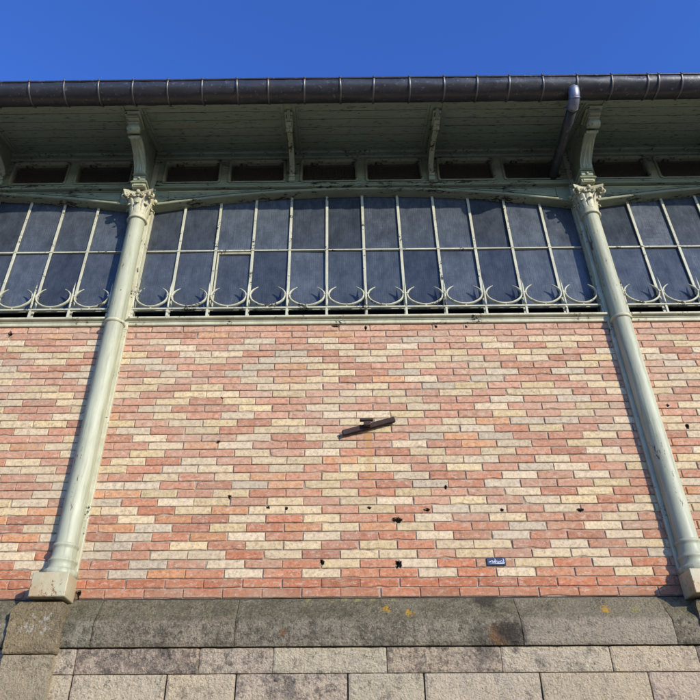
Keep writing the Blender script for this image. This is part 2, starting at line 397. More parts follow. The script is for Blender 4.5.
def tint(k, row):
    t = max(0, min(1, row/26)); f = 1+R.uniform(-.12, .10)
    if k == 'C': c = Vector((.585, .448, .265))*R.uniform(.80, 1.05)+Vector((0, -.01, -.03))*R.uniform(-.4, 1.6)
    elif k == 'G': c = Vector((.50, .395, .250))*R.uniform(.82, 1.1)
    elif k == 'P': c = Vector((.35, .145, .078)).lerp(Vector((.41, .20, .112)), t)*f
    elif k == 'O': c = Vector((.48, .215, .090)).lerp(Vector((.53, .29, .140)), t)*f
    else: c = Vector((.41, .165, .078)).lerp(Vector((.475, .248, .146)), t)*f+Vector((0, 1, .8))*R.uniform(-.02, .045)
    if row < 2: c = Vector((.42, .150, .068))*f*(.85 if R.random() < .3 else 1)
    return tuple(c)
for row in range(35):
    z0 = Z_STONE+row*ROW; ph = 0 if row % 2 == 0 else .12
    i0 = int(math.floor((XL-ph)/PITCH)); n = int((XR-XL)/PITCH)+2
    first = math.floor((-1.62-ph)/PITCH)
    for i in range(i0, i0+n):
        x = ph+i*PITCH+R.uniform(-.003, .003); k = brick_kind(row, i-int(first)); prev_kind[0] = k
        kx0, kx1 = max(x+.0032, XL), min(x+PITCH-.0032, XR)
        if kx1-kx0 < .02: continue
        brick(kx0, kx1, z0+.0033, z0+ROW-.0033, tint(k, row))
# mortar sheet, opened where the wall is broken
wall.cur = 1; wall.col = None
def mortar_cell(x0, x1, z0, z1, lvl=0):
    if any(h[0]+h[2]*1.6 > x0 and h[0]-h[2]*1.6 < x1 and h[1]+h[3]*1.6 > z0 and h[1]-h[3]*1.6 < z1 for h in HOLES):
        if lvl < 5:
            xm, zm = (x0+x1)/2, (z0+z1)/2
            for a in ((x0, xm, z0, zm), (xm, x1, z0, zm), (x0, xm, zm, z1), (xm, x1, zm, z1)): mortar_cell(*a, lvl+1)
            return
        if hole_depth((x0+x1)/2, (z0+z1)/2) > 0: return
    wall.add([(x0, .0062, z0), (x1, .0062, z0), (x1, .0062, z1), (x0, .0062, z1)], [(0, 1, 2, 3)], False)
nx, nz = 78, 14; z1 = Z_STONE+35*ROW
for i in range(nx):
    for k in range(nz):
        mortar_cell(XL+(XR-XL)*i/nx, XL+(XR-XL)*(i+1)/nx, Z_STONE+(z1-Z_STONE)*k/nz, Z_STONE+(z1-Z_STONE)*(k+1)/nz)
wall.cur = 2; wall.box(XL, XR, .052, .40, Z_STONE, Z_SILL-.01)
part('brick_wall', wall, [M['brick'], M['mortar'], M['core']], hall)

# ------------------------------------------------------------------ stone base
def rough_front(mb, x0, x1, prof, step=.022, amp=.0035, rnd=.010, back=.05):
    """a stone whose face follows a (y, z) profile bottom to top, rounded at its ends and hewn"""
    pts = []
    for (a, b) in zip(prof[:-1], prof[1:]):
        L = math.hypot(b[0]-a[0], b[1]-a[1]); n = max(1, int(L/step))
        pts += [(a[0]+(b[0]-a[0])*t/n, a[1]+(b[1]-a[1])*t/n) for t in range(n)]
    pts.append(prof[-1]); nxx = max(2, int((x1-x0)/step)); vs = []; m = len(pts)
    seed = R.random()*50
    for i in range(nxx+1):
        x = x0+(x1-x0)*i/nxx; ex = min(x-x0, x1-x)
        for k, (y, z) in enumerate(pts):
            ez = min(z-prof[0][1], prof[-1][1]-z)
            d = amp*(noise.noise((x*9+seed, z*11, y*9))+.7*noise.noise((x*26+seed, z*30, 0))+.5*noise.noise((x*60, z*60, seed)))
            d += rnd*max(0, 1-ex/(rnd*1.5))**2+rnd*.7*max(0, 1-ez/(rnd*1.5))**2
            vs.append((x+(.002*noise.noise((z*14, seed, 0)) if ex < 1e-6 else 0), y+d, z))
    fs = [(i*m+k, (i+1)*m+k, (i+1)*m+k+1, i*m+k+1) for i in range(nxx) for k in range(m-1)]
    mb.add(vs, fs, False)
    for i, rev in ((0, 1), (nxx, 0)):
        e = vs[i*m:(i+1)*m]; q = e+[(p[0], back, p[2]) for p in e]
        mb.add(q, [(k, k+1, k+1+m, k+m) for k in range(m-1)], False)
    for k in (0, m-1):
        e = [vs[i*m+k] for i in range(nxx+1)]; L = len(e); q = e+[(p[0], back, p[2]) for p in e]
        mb.add(q, [(i, i+1, i+1+L, i+L) for i in range(L-1)], False)
sb = MB(); sb.cur = 0
def stint(v, s): return (v*R.uniform(.96, 1.04), v*R.uniform(.96, 1.02), v*R.uniform(.93, 1.03), s)
ledge = [(-.128, 2.482), (-.132, 2.50), (-.131, 2.616), (-.124, 2.626), (-.018, 2.768), (.02, 2.783)]
LJ = [-5.67, -4.4, -3.0, -1.429, -.608, 1.035, 1.901, 3.2, 4.6, 6.12]
for a, b in zip(LJ[:-1], LJ[1:]):
    sb.col = stint(1.0, .35); 
    if abs(a-1.035) < .01: sb.col = stint(1.15, .12)
    rough_front(sb, a+.002, b-.002, ledge, .014, .0045, .006)
sb.cur = 1
AJ = [-5.67, -4.9, -4.1, -3.3, -2.5, -1.9, -1.50, -.80, -.383, .257, .90, 1.513, 2.0, 2.7, 3.5, 4.2, 5.1, 6.12]
AT = {-1.50: (.82, .42), -.80: (.92, .26), -.383: (1.0, .12), .257: (.88, .34), .90: (1.02, .15), 1.513: (1.0, .05)}
for a, b in zip(AJ[:-1], AJ[1:]):
    v, s = AT.get(a, (.95, .25)); sb.col = stint(v, s)
    if a == -.383:
        rough_front(sb, a+.002, b-.002, [(-.110, 2.344), (-.112, 2.475)], .012, .006, .006)
    else: rough_front(sb, a+.002, b-.002, [(-.110, 2.344), (-.112, 2.475)], .012, .006, .006)
BJ = [-5.67, -4.7, -4.0, -3.1, -2.5, -1.95, -1.50, -.972, -.586, .036, .458, 1.099, 1.698, 2.3, 3.0, 3.6, 4.4, 5.2, 6.12]
BT = {-1.50: (1.02, .12), -.972: (1.02, .10), -.586: (1.0, .30), .036: (.98, .12), .458: (.98, .03), 1.099: (.96, .03), 1.698: (.95, .06)}
for a, b in zip(BJ[:-1], BJ[1:]):
    v, s = BT.get(a, (.95, .2)); sb.col = stint(v, s)
    rough_front(sb, a+.0045+R.uniform(-.001, .002), b-.0045, [(-.108, 2.045), (-.110, 2.339)], .014, .006, .006)
z = 2.035
while z > .02:
    h = min(.34, z-.004) if z > .5 else z-.0
    x = XL+.02+R.uniform(0, .3)*0
    while x < XR-.05:
        w = min(R.uniform(.5, .95), XR-x-.01); sb.col = stint(.95, R.uniform(.03, .3))
        rough_front(sb, x+.004, x+w-.004, [(-.100, z-h), (-.102, z-.008)], .08, .006, .012); x += w
    z -= h
sb.cur = 2; sb.col = None; sb.box(XL, XR, -.088, .35, 0, 2.47); sb.box(XL, XR, -.008, .34, 2.47, 2.775)
sb.v = [(x, min(y, .30) if False else y, z) for x, y, z in sb.v]
part('stone_base', sb, [M['stone'], M['stone2'], M['core']], hall)

def pedestal(x0, x1, front, parent):
    p = MB(); p.cur = 0
    hx = (x1-x0)/2; cx = (x0+x1)/2; F0 = -front-.184
    def ringed(levels, nf=22, ns=7):
        vs = []; n = 0
        for (i, yf, z) in levels:
            yf -= F0
            hw = hx-i; pts = [(cx-hw, .0+yf*k/ns) for k in range(ns)]+[(cx-hw+2*hw*k/nf, yf) for k in range(nf)]+[(cx+hw, yf*(1-k/ns)) for k in range(ns+1)]
            n = len(pts)
            for (x, y) in pts:
                d = .004*noise.noise((x*18, y*18, z*18))+.0035*noise.noise((x*50, y*50, z*50)); vs.append((x+d, y+d*1.2, z+d*.5))
        L = len(levels)
        p.add(vs, [(k*n+i, k*n+i+1, (k+1)*n+i+1, (k+1)*n+i) for k in range(L-1) for i in range(n-1)]+[tuple((L-1)*n+i for i in range(n)), tuple(reversed(range(n)))], False)
    zs = [2.452+.0175*k for k in range(14)]
    p.col = (1, .98, .95, .20)
    ringed([(.006, -.176, 2.443)]+[(0, -.184, z) for z in zs]+[(.002, -.182, 2.692), (.008, -.176, 2.704), (.022, -.160, 2.728), (.030, -.152, 2.733)])
    p.col = (1.30, 1.36, 1.5, .10)
    ringed([(.010, -.172, z*.12) for z in range(0, 18)]+[(.010, -.172, 2.10+.018*k) for k in range(19)]+[(.014, -.168, 2.438)])
    p.v = [(x, max(y, -.22), z) for x, y, z in p.v]
    return part('pedestal', p, M['pedestal'], parent)

# ------------------------------------------------------------------ iron column
def leaf(mb, cx, cy, ang, z0, z1, r0, r1, w, curl, nseg=9, nw=6):
    """one acanthus-like leaf springing from the bell, its tip curling out"""
    pts = []; tn = Vector((math.cos(ang), math.sin(ang), 0)); sd = Vector((-math.sin(ang), math.cos(ang), 0))
    for i in range(nseg+1):
        t = i/nseg
        if t < .7: u = t/.7; r = r0+(r1-r0)*u**1.8; z = z0+(z1-z0)*u
        else: u = (t-.7)/.3*PI*.95; r = r1+curl*math.sin(u*.5)*1.2; z = z1+curl*.5*math.sin(u)-curl*.55*(1-math.cos(u))*.5
        ww = w*(.55+.55*math.sin(PI*min(1, t*.85+.12)))*(1-.55*max(0, t-.72)/.28)
        for k in range(nw+1):
            s = k/nw*2-1; lob = 1-.16*abs(math.sin(t*PI*3.2)); q = -.16*w*s*s
            rib = .0028*math.cos(s*PI*2.5)
            p = Vector((cx, cy, z))+tn*(r+q*.8+rib)+sd*(s*ww*.5*lob)
            pts.append(p)
    m = nw+1; n = len(pts); inn = [p-tn*.006-Vector((0, 0, .001)) for p in pts]
    fs = []
    for i in range(nseg):
        for k in range(nw):
            a = i*m+k; fs += [(a, a+1, a+1+m, a+m), (n+a, n+a+m, n+a+1+m, n+a+1)]
        a = i*m; fs.append((a, a+m, a+m+n, a+n)); a = i*m+nw; fs.append((a, a+n, a+m+n, a+m))
    a = nseg*m; fs += [(a+k, a+k+1, a+k+1+n, a+k+n) for k in range(nw)]
    mb.add(pts+inn, fs, True)
def volute(mb, c, ang, r=.026, w=.020):
    """a spiral seen from its side, in the vertical plane through ang"""
    tn = Vector((math.cos(ang), math.sin(ang), 0)); pts = []; rad = []
    for i in range(30):
        t = i/29; a = PI*.9-t*PI*3.1; rr = r*(1-.8*t)
        pts.append(Vector(c)+tn*(rr*math.cos(a))+Vector((0, 0, rr*math.sin(a)))); rad.append(.0085*(1-.35*t))
    sd = Vector((-math.sin(ang), math.cos(ang), 0))
    mb.tube(pts, rad, 8, True, sd, 1.5)
    mb.tube([Vector(c)-sd*.014, Vector(c)+sd*.014], .007, 8)
def make_column(cx):
    up = MB()
    up.box(cx-.092, cx+.092, -.022, .06, 2.785, 4.80, .004)                # flat upright behind the shaft
    up.box(cx-.091, cx+.091, -.018, .10, 4.80, 6.33, .004); up.box(cx-.094, cx+.094, -.030, .10, 6.331, 6.81, .003)
    root = part('column', shaft_mb(cx), M['column'], hall)
    part('upright', up, M['cream'], root)
    b = MB(); b.lathe([(.0, 2.890), (.094, 2.890), (.103, 2.898), (.106, 2.914), (.103, 2.929), (.091, 2.937), (.085, 2.939), (.080, 2.950), (.0795, 2.966), (.085, 2.982), (.088, 2.986), (.088, 2.995), (.081, 3.001), (.0735, 3.02), (.0715, 3.06), (.0725, 3.072), (.079, 3.078), (.080, 3.086), (.078, 3.094), (.0685, 3.100), (.06, 3.10)], cx, AY, 40)
    part('base_moulding', b, M['column'], root)
    p = MB(); p.box(cx-.107, cx+.107, -.188, -.0265, 2.748, 2.889, .004)
    part('plinth_block', p, M['rusty'], root)
    g = MB(); g.lathe([(.06, 4.812), (.071, 4.815), (.0795, 4.821), (.0815, 4.830), (.0795, 4.839), (.071, 4.845), (.06, 4.847)], cx, AY, 36)
    part('ring', g, M['cream'], root)
    c = MB()
    c.lathe([(.060, 5.868), (.082, 5.870), (.086, 5.877), (.082, 5.884), (.0775, 5.888), (.077, 5.905), (.0775, 5.95), (.081, 6.0), (.088, 6.05), (.10, 6.085), (.112, 6.10), (.112, 6.118), (0, 6.118)], cx, AY, 36)
    for k in range(8): leaf(c, cx, AY, k*PI/4, 5.925, 6.015, .079, .092, .060, .022)
    for k in range(4): leaf(c, cx, AY, k*PI/2+PI/4, 5.96, 6.075, .083, .118, .072, .020)
    for k in range(4): leaf(c, cx, AY, k*PI/2, 5.99, 6.085, .086, .104, .060, .014)
    for k in range(4):
        a = k*PI/2+PI/4
        if math.sin(a) > 0 : continue
        for s in (-.18, .18): volute(c, (cx+.152*math.cos(a+s*.6), AY+.152*math.sin(a+s*.6), 6.087), a+s, .027)
    for k in (2, 3, 4):
        a = k*PI/2
        if k == 3:
            for s in (-1, 1): volute(c, (cx+s*.034, AY-.108, 6.095), a+s*1.2, .019)
        c.lathe([(0, 6.135), (.016, 6.135), (.020, 6.12), (.014, 6.105), (0, 6.10)], cx+.122*math.cos(a), AY+.122*math.sin(a), 10)
    # hollow-sided slab above the leaves
    pts = []
    for k in range(4):
        a0 = k*PI/2-PI/4
        for t in range(9):
            u = t/9; p0 = Vector((math.cos(a0), math.sin(a0)))*.182; p1 = Vector((math.cos(a0+PI/2), math.sin(a0+PI/2)))*.182
            q = p0.lerp(p1, u); am = a0+PI/4; q -= Vector((math.cos(am), math.sin(am)))*.028*math.sin(PI*u); pts.append(q)
    n = len(pts); vs = []
    for z, f in ((6.118, .90), (6.124, .97), (6.134, .97), (6.138, 1.0), (6.152, 1.0), (6.156, .97)):
        vs += [(cx+q.x*f, min(AY+q.y*f, -.002), z) for q in pts]
    c.add(vs, [(j*n+i, j*n+(i+1) % n, (j+1)*n+(i+1) % n, (j+1)*n+i) for j in range(5) for i in range(n)]+[tuple(5*n+i for i in range(n)), tuple(reversed(range(n)))], False)
    c.v = [(x, y, z+.045) for x, y, z in c.v]
    part('capital', c, M['cream'], root)
    return root
def shaft_mb(cx):
    s = MB(); pr = []
    for i in range(21):
        z = 3.095+(4.815-3.095)*i/20; pr.append((.0685-.001*i/20, z))
    s.lathe(pr, cx, AY, 44)
    pr = [(.0675-.001*i/16, 4.845+(5.917-4.845)*i/16) for i in range(17)]
    s.lathe(pr, cx, AY, 44); return s
for _a in ((-1.905, -1.600, -.163), (2.055, 2.350, -.140), (-5.66, -5.44, -.16), (5.92, 6.11, -.16)): pedestal(*_a, hall)
c0 = make_column(COLX[1])

# ------------------------------------------------------------------ console over each column, thin bracket between
SL = -.335
def soff(y): return 6.825+(y+.04)*(-SL)     # underside of the boards
def smooth_path(p, n=6):
    out = []
    for i in range(len(p)-1):
        a, b, c, d = p[max(i-1, 0)], p[i], p[i+1], p[min(i+2, len(p)-1)]
        for t in range(n):
            u = t/n
            out.append(tuple(.5*((2*b[k])+(-a[k]+c[k])*u+(2*a[k]-5*b[k]+4*c[k]-d[k])*u*u+(-a[k]+3*b[k]-3*c[k]+d[k])*u**3) for k in (0, 1)))
    out.append(p[-1]); return out
CURVE = smooth_path([(-.222, 6.330), (-.236, 6.385), (-.280, 6.435), (-.335, 6.468), (-.395, 6.490), (-.450, 6.500), (-.490, 6.492), (-.505, 6.470)], 5)
def make_console(cx):
    w = MB(); base = smooth_path([(-.205, 6.34), (-.225, 6.39), (-.275, 6.445), (-.335, 6.478), (-.40, 6.50), (-.47, 6.515), (-.58, 6.52)], 4)
    prof = [(-.03, 6.204), (-.16, 6.204), (-.17, 6.29)]+base+[(-.60, 6.56), (-.645, 6.60), (-.66, soff(-.66)-.004), (-.03, soff(-.03)-.004)]
    w.prism_x(prof, cx-.038, cx+.038)
    root = part('console', w, M['green'], hall)
    f = MB()
    # foot: stacked mouldings
    f.box(cx-.058, cx+.058, -.196, -.03, 6.204, 6.240, .004); f.box(cx-.044, cx+.044, -.203, -.196, 6.210, 6.234, .003)
    f.box(cx-.072, cx+.072, -.214, -.03, 6.242, 6.256, .005); f.box(cx-.064, cx+.064, -.206, -.03, 6.258, 6.268, .004)
    f.box(cx-.052, cx+.052, -.212, -.03, 6.270, 6.322, .004); f.box(cx-.060, cx+.060, -.226, -.03, 6.324, 6.334, .003)
    f.lathe([(0, 6.3), (.010, 6.3), (.013, 6.288), (.010, 6.276), (0, 6.276)], cx, -.214, 10)
    part('foot', f, M['console'], root)
    s = MB()
    def relief(u, t):
        k = abs(u*2-1); return (.010*(1-k*k)+.004*math.cos(k*PI*3.0+t*9)+.005*abs(math.sin(t*PI*5)) * k) if .02 < t < .98 else 0
    s.ribbon(CURVE, cx-.050, cx+.050, .020, relief, 12)
    # upper block: scroll, fillets and square panel
    for sx in (-1, 1): s.tube([(cx+sx*.044, -.548, 6.515), (cx+sx*.055, -.548, 6.515)], .016, 14)
    s.tube([(cx-.051, -.548, 6.515), (cx+.051, -.548, 6.515)], .036, 20)
    s.box(cx-.048, cx+.048, -.60, -.50, 6.535, 6.553, .003)
    s.box(cx-.054, cx+.054, -.632, -.50, 6.555, 6.566, .003)
    s.box(cx-.047, cx+.047, -.640, -.50, 6.567, 6.592, .003)
    s.box(cx-.066, cx+.066, -.668, -.48, 6.594, 6.606, .003)
    part('scroll', s, M['console'], root)
    return root
co0 = make_console(COLX[1])
def make_bracket(cx):
    w = MB()
    prof = [(-.03, 6.40), (-.052, 6.40), (-.056, 6.50)]+smooth_path([(-.075, 6.56), (-.14, 6.60), (-.25, 6.625), (-.38, 6.61), (-.50, 6.575), (-.60, 6.56)], 4)+[(-.655, 6.60), (-.66, soff(-.66)-.004), (-.03, soff(-.03)-.004)]
    w.prism_x(prof, cx-.014, cx+.014)
    root = part('bracket', w, M['green'], hall)
    s = MB()
    s.box(cx-.027, cx+.027, -.075, -.05, 6.395, 6.440, .003); s.tube([(cx-.026, -.078, 6.452), (cx+.026, -.078, 6.452)], .012, 12)
    s.ribbon(smooth_path([(-.066, 6.46), (-.070, 6.53), (-.10, 6.572), (-.17, 6.592), (-.28, 6.600), (-.39, 6.583), (-.47, 6.556)], 5), cx-.022, cx+.022, .013)
    s.box(cx-.027, cx+.027, -.075, -.055, 6.525, 6.535, .002)
    s.tube([(cx-.027, -.50, 6.547), (cx+.027, -.50, 6.547)], .017, 14)
    s.box(cx-.023, cx+.023, -.575, -.49, 6.548, 6.562, .002); s.box(cx-.027, cx+.027, -.60, -.50, 6.564, 6.575, .002)
    s.box(cx-.023, cx+.023, -.615, -.50, 6.576, 6.592, .002); s.box(cx-.034, cx+.034, -.64, -.48, 6.594, 6.604, .002)
    part('scroll', s, M['console'], root)
    return root
b0 = make_bracket(BX-.625)

# ------------------------------------------------------------------ vents, frieze, arched beam, cornice
def rrect(cx, cz, hw, hh, r, n=5):
    p = []
    for sx, sz, a0 in ((1, 1, 0), (-1, 1, PI/2), (-1, -1, PI), (1, -1, 1.5*PI)):
        for i in range(n+1):
            a = a0+PI/2*i/n; p.append((cx+sx*(hw-r)+r*math.cos(a), cz+sz*(hh-r)+r*math.sin(a)))
    return p
def ring_between(mb, A, ya, B, yb, smooth=False):
    n = len(A); mb.add([(x, ya, z) for x, z in A]+[(x, yb, z) for x, z in B], [(i, (i+1) % n, (i+1) % n+n, i+n) for i in range(n)], smooth)
def make_vent(cx):
    f = MB(); cz = 6.560; hw, hh = .262, .150
    A = rrect(cx, cz, hw, hh, .030); B = rrect(cx, cz, hw-.009, hh-.009, .026); C = rrect(cx, cz, hw-.017, hh-.017, .024); D = rrect(cx, cz, hw-.024, hh-.024, .022)
    ring_between(f, A, -.034, A, -.044); ring_between(f, A, -.044, B, -.050); ring_between(f, B, -.050, C, -.044); ring_between(f, C, -.044, D, -.030); ring_between(f, D, -.030, D, .03)
    root = part('vent', f, M['trim'], hall)
    g = MB(); x = cx-hw+.02
    while x < cx+hw-.02: g.box(x-.0014, x+.0014, .006, .008, cz-hh+.02, cz+hh-.02); x += .0125
    z = cz-hh+.022
    while z < cz+hh-.02: g.box(cx-hw+.02, cx+hw-.02, .0045, .006, z-.0014, z+.0014); z += .0125
    part('grille', g, M['wire'], root)
    return root
VC = [m+s for m in (-1.24, 0, 1.24) for s in (-.295, .295)]
v0 = make_vent(BX+VC[0])
def arch_z(u): return 6.318-.180*u*u          # u = -1..1 across the bay
def make_frieze(c):
    """the plate the vents are cut in, with its rails"""
    f = MB(); half = BAY/2-.086; edges = [-half]+[(VC[i]+VC[i+1])/2 for i in range(5)]+[half]
    z0, z1 = 6.385, 6.735; y = -.034
    for i, vc in enumerate(VC):
        xa, xb = c+edges[i], c+edges[i+1]; inn = rrect(c+vc, 6.560, .262, .150, .030); out = []
        for (px, pz) in inn:
            dx, dz = px-(c+vc), pz-6.560; t = 1e9
            if dx: t = min(t, ((xb if dx > 0 else xa)-(c+vc))/dx)
            if dz: t = min(t, ((z1 if dz > 0 else z0)-6.560)/dz)
            out.append((c+vc+dx*t, 6.560+dz*t))
        # corner points
        n = len(inn); q = n//4
        for k, (ex, ez) in enumerate(((xb, z1), (xa, z1), (xa, z0), (xb, z0))):
            out[k*q+q//2] = (ex, ez)
        ring_between(f, inn, y, out, y)
    x0, x1 = c-half, c+half
    f.prism_x([(.03, 6.350), (-.044, 6.350), (-.050, 6.354), (-.050, 6.362), (-.042, 6.366), (-.042, 6.376), (-.050, 6.381), (-.050, 6.392), (-.034, 6.398), (.03, 6.398)], x0, x1, 24, wob=.0015)
    return part('frieze', f, M['frieze'], hall)
def make_arch(c):
    f = MB(); half = BAY/2-.086; n = 40
    def sweep(prof):
        m = len(prof); vs = []
        for i in range(n+1):
            u = i/n*2-1; x = c+u*half; z = arch_z(u)
            vs += [(x, y, z+dz) for y, dz in prof]
        f.add(vs, [(i*m+k, (i+1)*m+k, (i+1)*m+(k+1) % m, i*m+(k+1) % m) for i in range(n) for k in range(m)], False)
    sweep([(.062, 0), (-.030, 0), (-.036, .005), (-.036, .016), (-.030, .021), (-.023, .023), (-.023, .036), (-.016, .040), (.062, .040)])
    # spandrel plate between the arch and the straight rail
    vs = []
    for i in range(n+1):
        u = i/n*2-1; x = c+u*half; z = arch_z(u)+.040; vs += [(x, -.008, z-.006), (x, -.008, 6.362)]
    f.add(vs, [(i*2, i*2+2, i*2+3, i*2+1) for i in range(n)], False)
    for s in (-1, 1):      # raised border of the corner panels
        for (ua, ub, za, zb) in ((.42, .93, None, 6.312),):
            pts = []
            for i in range(13):
                u = (ua+(ub-ua)*i/12)*s; pts.append((c+u*half, -.012, arch_z(u)+.058))
            pts += [(c+ub*s*half, -.012, 6.338), (c+(ua+.02)*s*half, -.012, 6.338)]
            f.tube(pts, .006, 6, True)
    return part('arched_beam', f, M['frieze'], hall)
def make_cornice(c):
    f = MB(); half = BAY/2-.046
    f.prism_x([(.03, 6.735), (-.040, 6.735), (-.052, 6.742), (-.052, 6.770), (-.044, 6.776), (-.044, 6.796), (-.058, 6.803), (-.066, 6.812), (-.066, soff(-.066)), (.03, soff(0))], c-half, c+half, 24, wob=.0012)
    for k in range(13):
        x = c-half+.12+k*(2*half-.24)/12
        f.lathe([(0, 6.772), (.008, 6.772), (.011, 6.783), (.008, 6.794), (0, 6.794)], x, -.056, 8)
    return part('cornice', f, M['green'], hall)
fr0 = make_frieze(BX); ar0 = make_arch(BX); cn0 = make_cornice(BX)

# ------------------------------------------------------------------ soffit
def make_soffit(cx, half):
    """boards of one field of the eave, tones varied, lighter from the wall out to the gutter"""
    f = MB(); n = 6; ya, yb = -.068, -.735; tones = []
    def at(y, off=0): return (y, soff(y)+off)
    for i in range(n):
        a = ya+(yb-ya)*i/n; b = ya+(yb-ya)*(i+1)/n; g = .0045
        prof = [at(a-g*.2, .012), at(a-g, .001), at(b+g, .001), at(b+g*.2, .012)]
        f.prism_x([(p[0], p[1]+R.uniform(-.0008, .0008)) for p in prof]+[at(b, .022), at(a, .022)], cx-half, cx+half, 8, wob=.0015)
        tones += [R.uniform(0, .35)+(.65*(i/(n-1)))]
    # frame of the field
    for s in (-1, 1):
        x = cx+s*(half-.014)
        vs = []
        f.prism_x([at(ya, -.014), at(yb, -.014), at(yb, 0), at(ya, 0)], min(x-.014, x+.014), max(x-.014, x+.014))
        x = cx+s*(half-.040)
        f.prism_x([at(ya, -.006), at(yb, -.006), at(yb, 0), at(ya, 0)], x-.010, x+.010)
    f.prism_x([at(ya-.001, -.014), at(ya-.020, -.014), at(ya-.020, 0), at(ya-.001, 0)], cx-half+.028, cx+half-.028)
    f.prism_x([at(yb+.035, -.014), at(yb+.001, -.014), at(yb+.001, 0), at(yb+.035, 0)], cx-half+.028, cx+half-.028)
    o = part('soffit_panel', f, M['soffit'], hall)
    a = o.data.attributes.new('tone', 'FLOAT', 'FACE')
    for p in o.data.polygons:
        y = p.center.y; i = int(max(0, min(n-1, (y-ya)/(yb-ya)*n))); a.data[p.index].value = min(1, tones[i])
    return o
SC = {}
for bay in (-1, 0, 1):
    for k, (m, h) in enumerate(((-1.271, .606), (0, .593), (1.271, .606))):
        xc = BX+bay*BAY+m
        make_soffit(xc, h)
for bay in (-1, 0, 1):                       # rafters over the brackets and consoles
    for m, w in ((-.629, .040), (.629, .040), (-BAY/2, .062)) + (((BAY/2, .062),) if bay == 1 else ()):
        r_ = MB(); x = BX+bay*BAY+m
        r_.prism_x([(-.02, soff(-.02)-.004), (-.735, soff(-.735)-.004), (-.735, soff(-.735)+.05), (-.02, soff(-.02)+.05)], x-w, x+w)
        part('rafter', r_, M['green'], hall)
fb = MB(); fb.box(XL, XR, -.762, -.737, 6.597, 6.70, .003)
part('fascia', fb, M['trim'], hall)
rf = MB(); rf.prism_x([(-.80, 6.675), (-.80, 6.695), (8.0, 6.695+8.8*.335), (8.0, 6.66+8.8*.335), (-.70, 6.64+.065)], XL-.1, XR+.1)
part('roof', rf, M['roof'], hall)
bw = MB(); bw.box(XL, XR, 7.8, 8.0, 0, 9.4); bw.box(XL-.1, XL, .0, 8.0, 0, 9.3); bw.box(XR, XR+.1, .0, 8.0, 0, 9.3)
part('rear_wall', bw, M['inside'], hall)  # unseen rear and side walls, near-black, added to keep the interior dark
fl = MB(); fl.box(XL, XR, .42, 7.8, 4.70, 4.78); part('upper_floor', fl, M['inside'], hall)

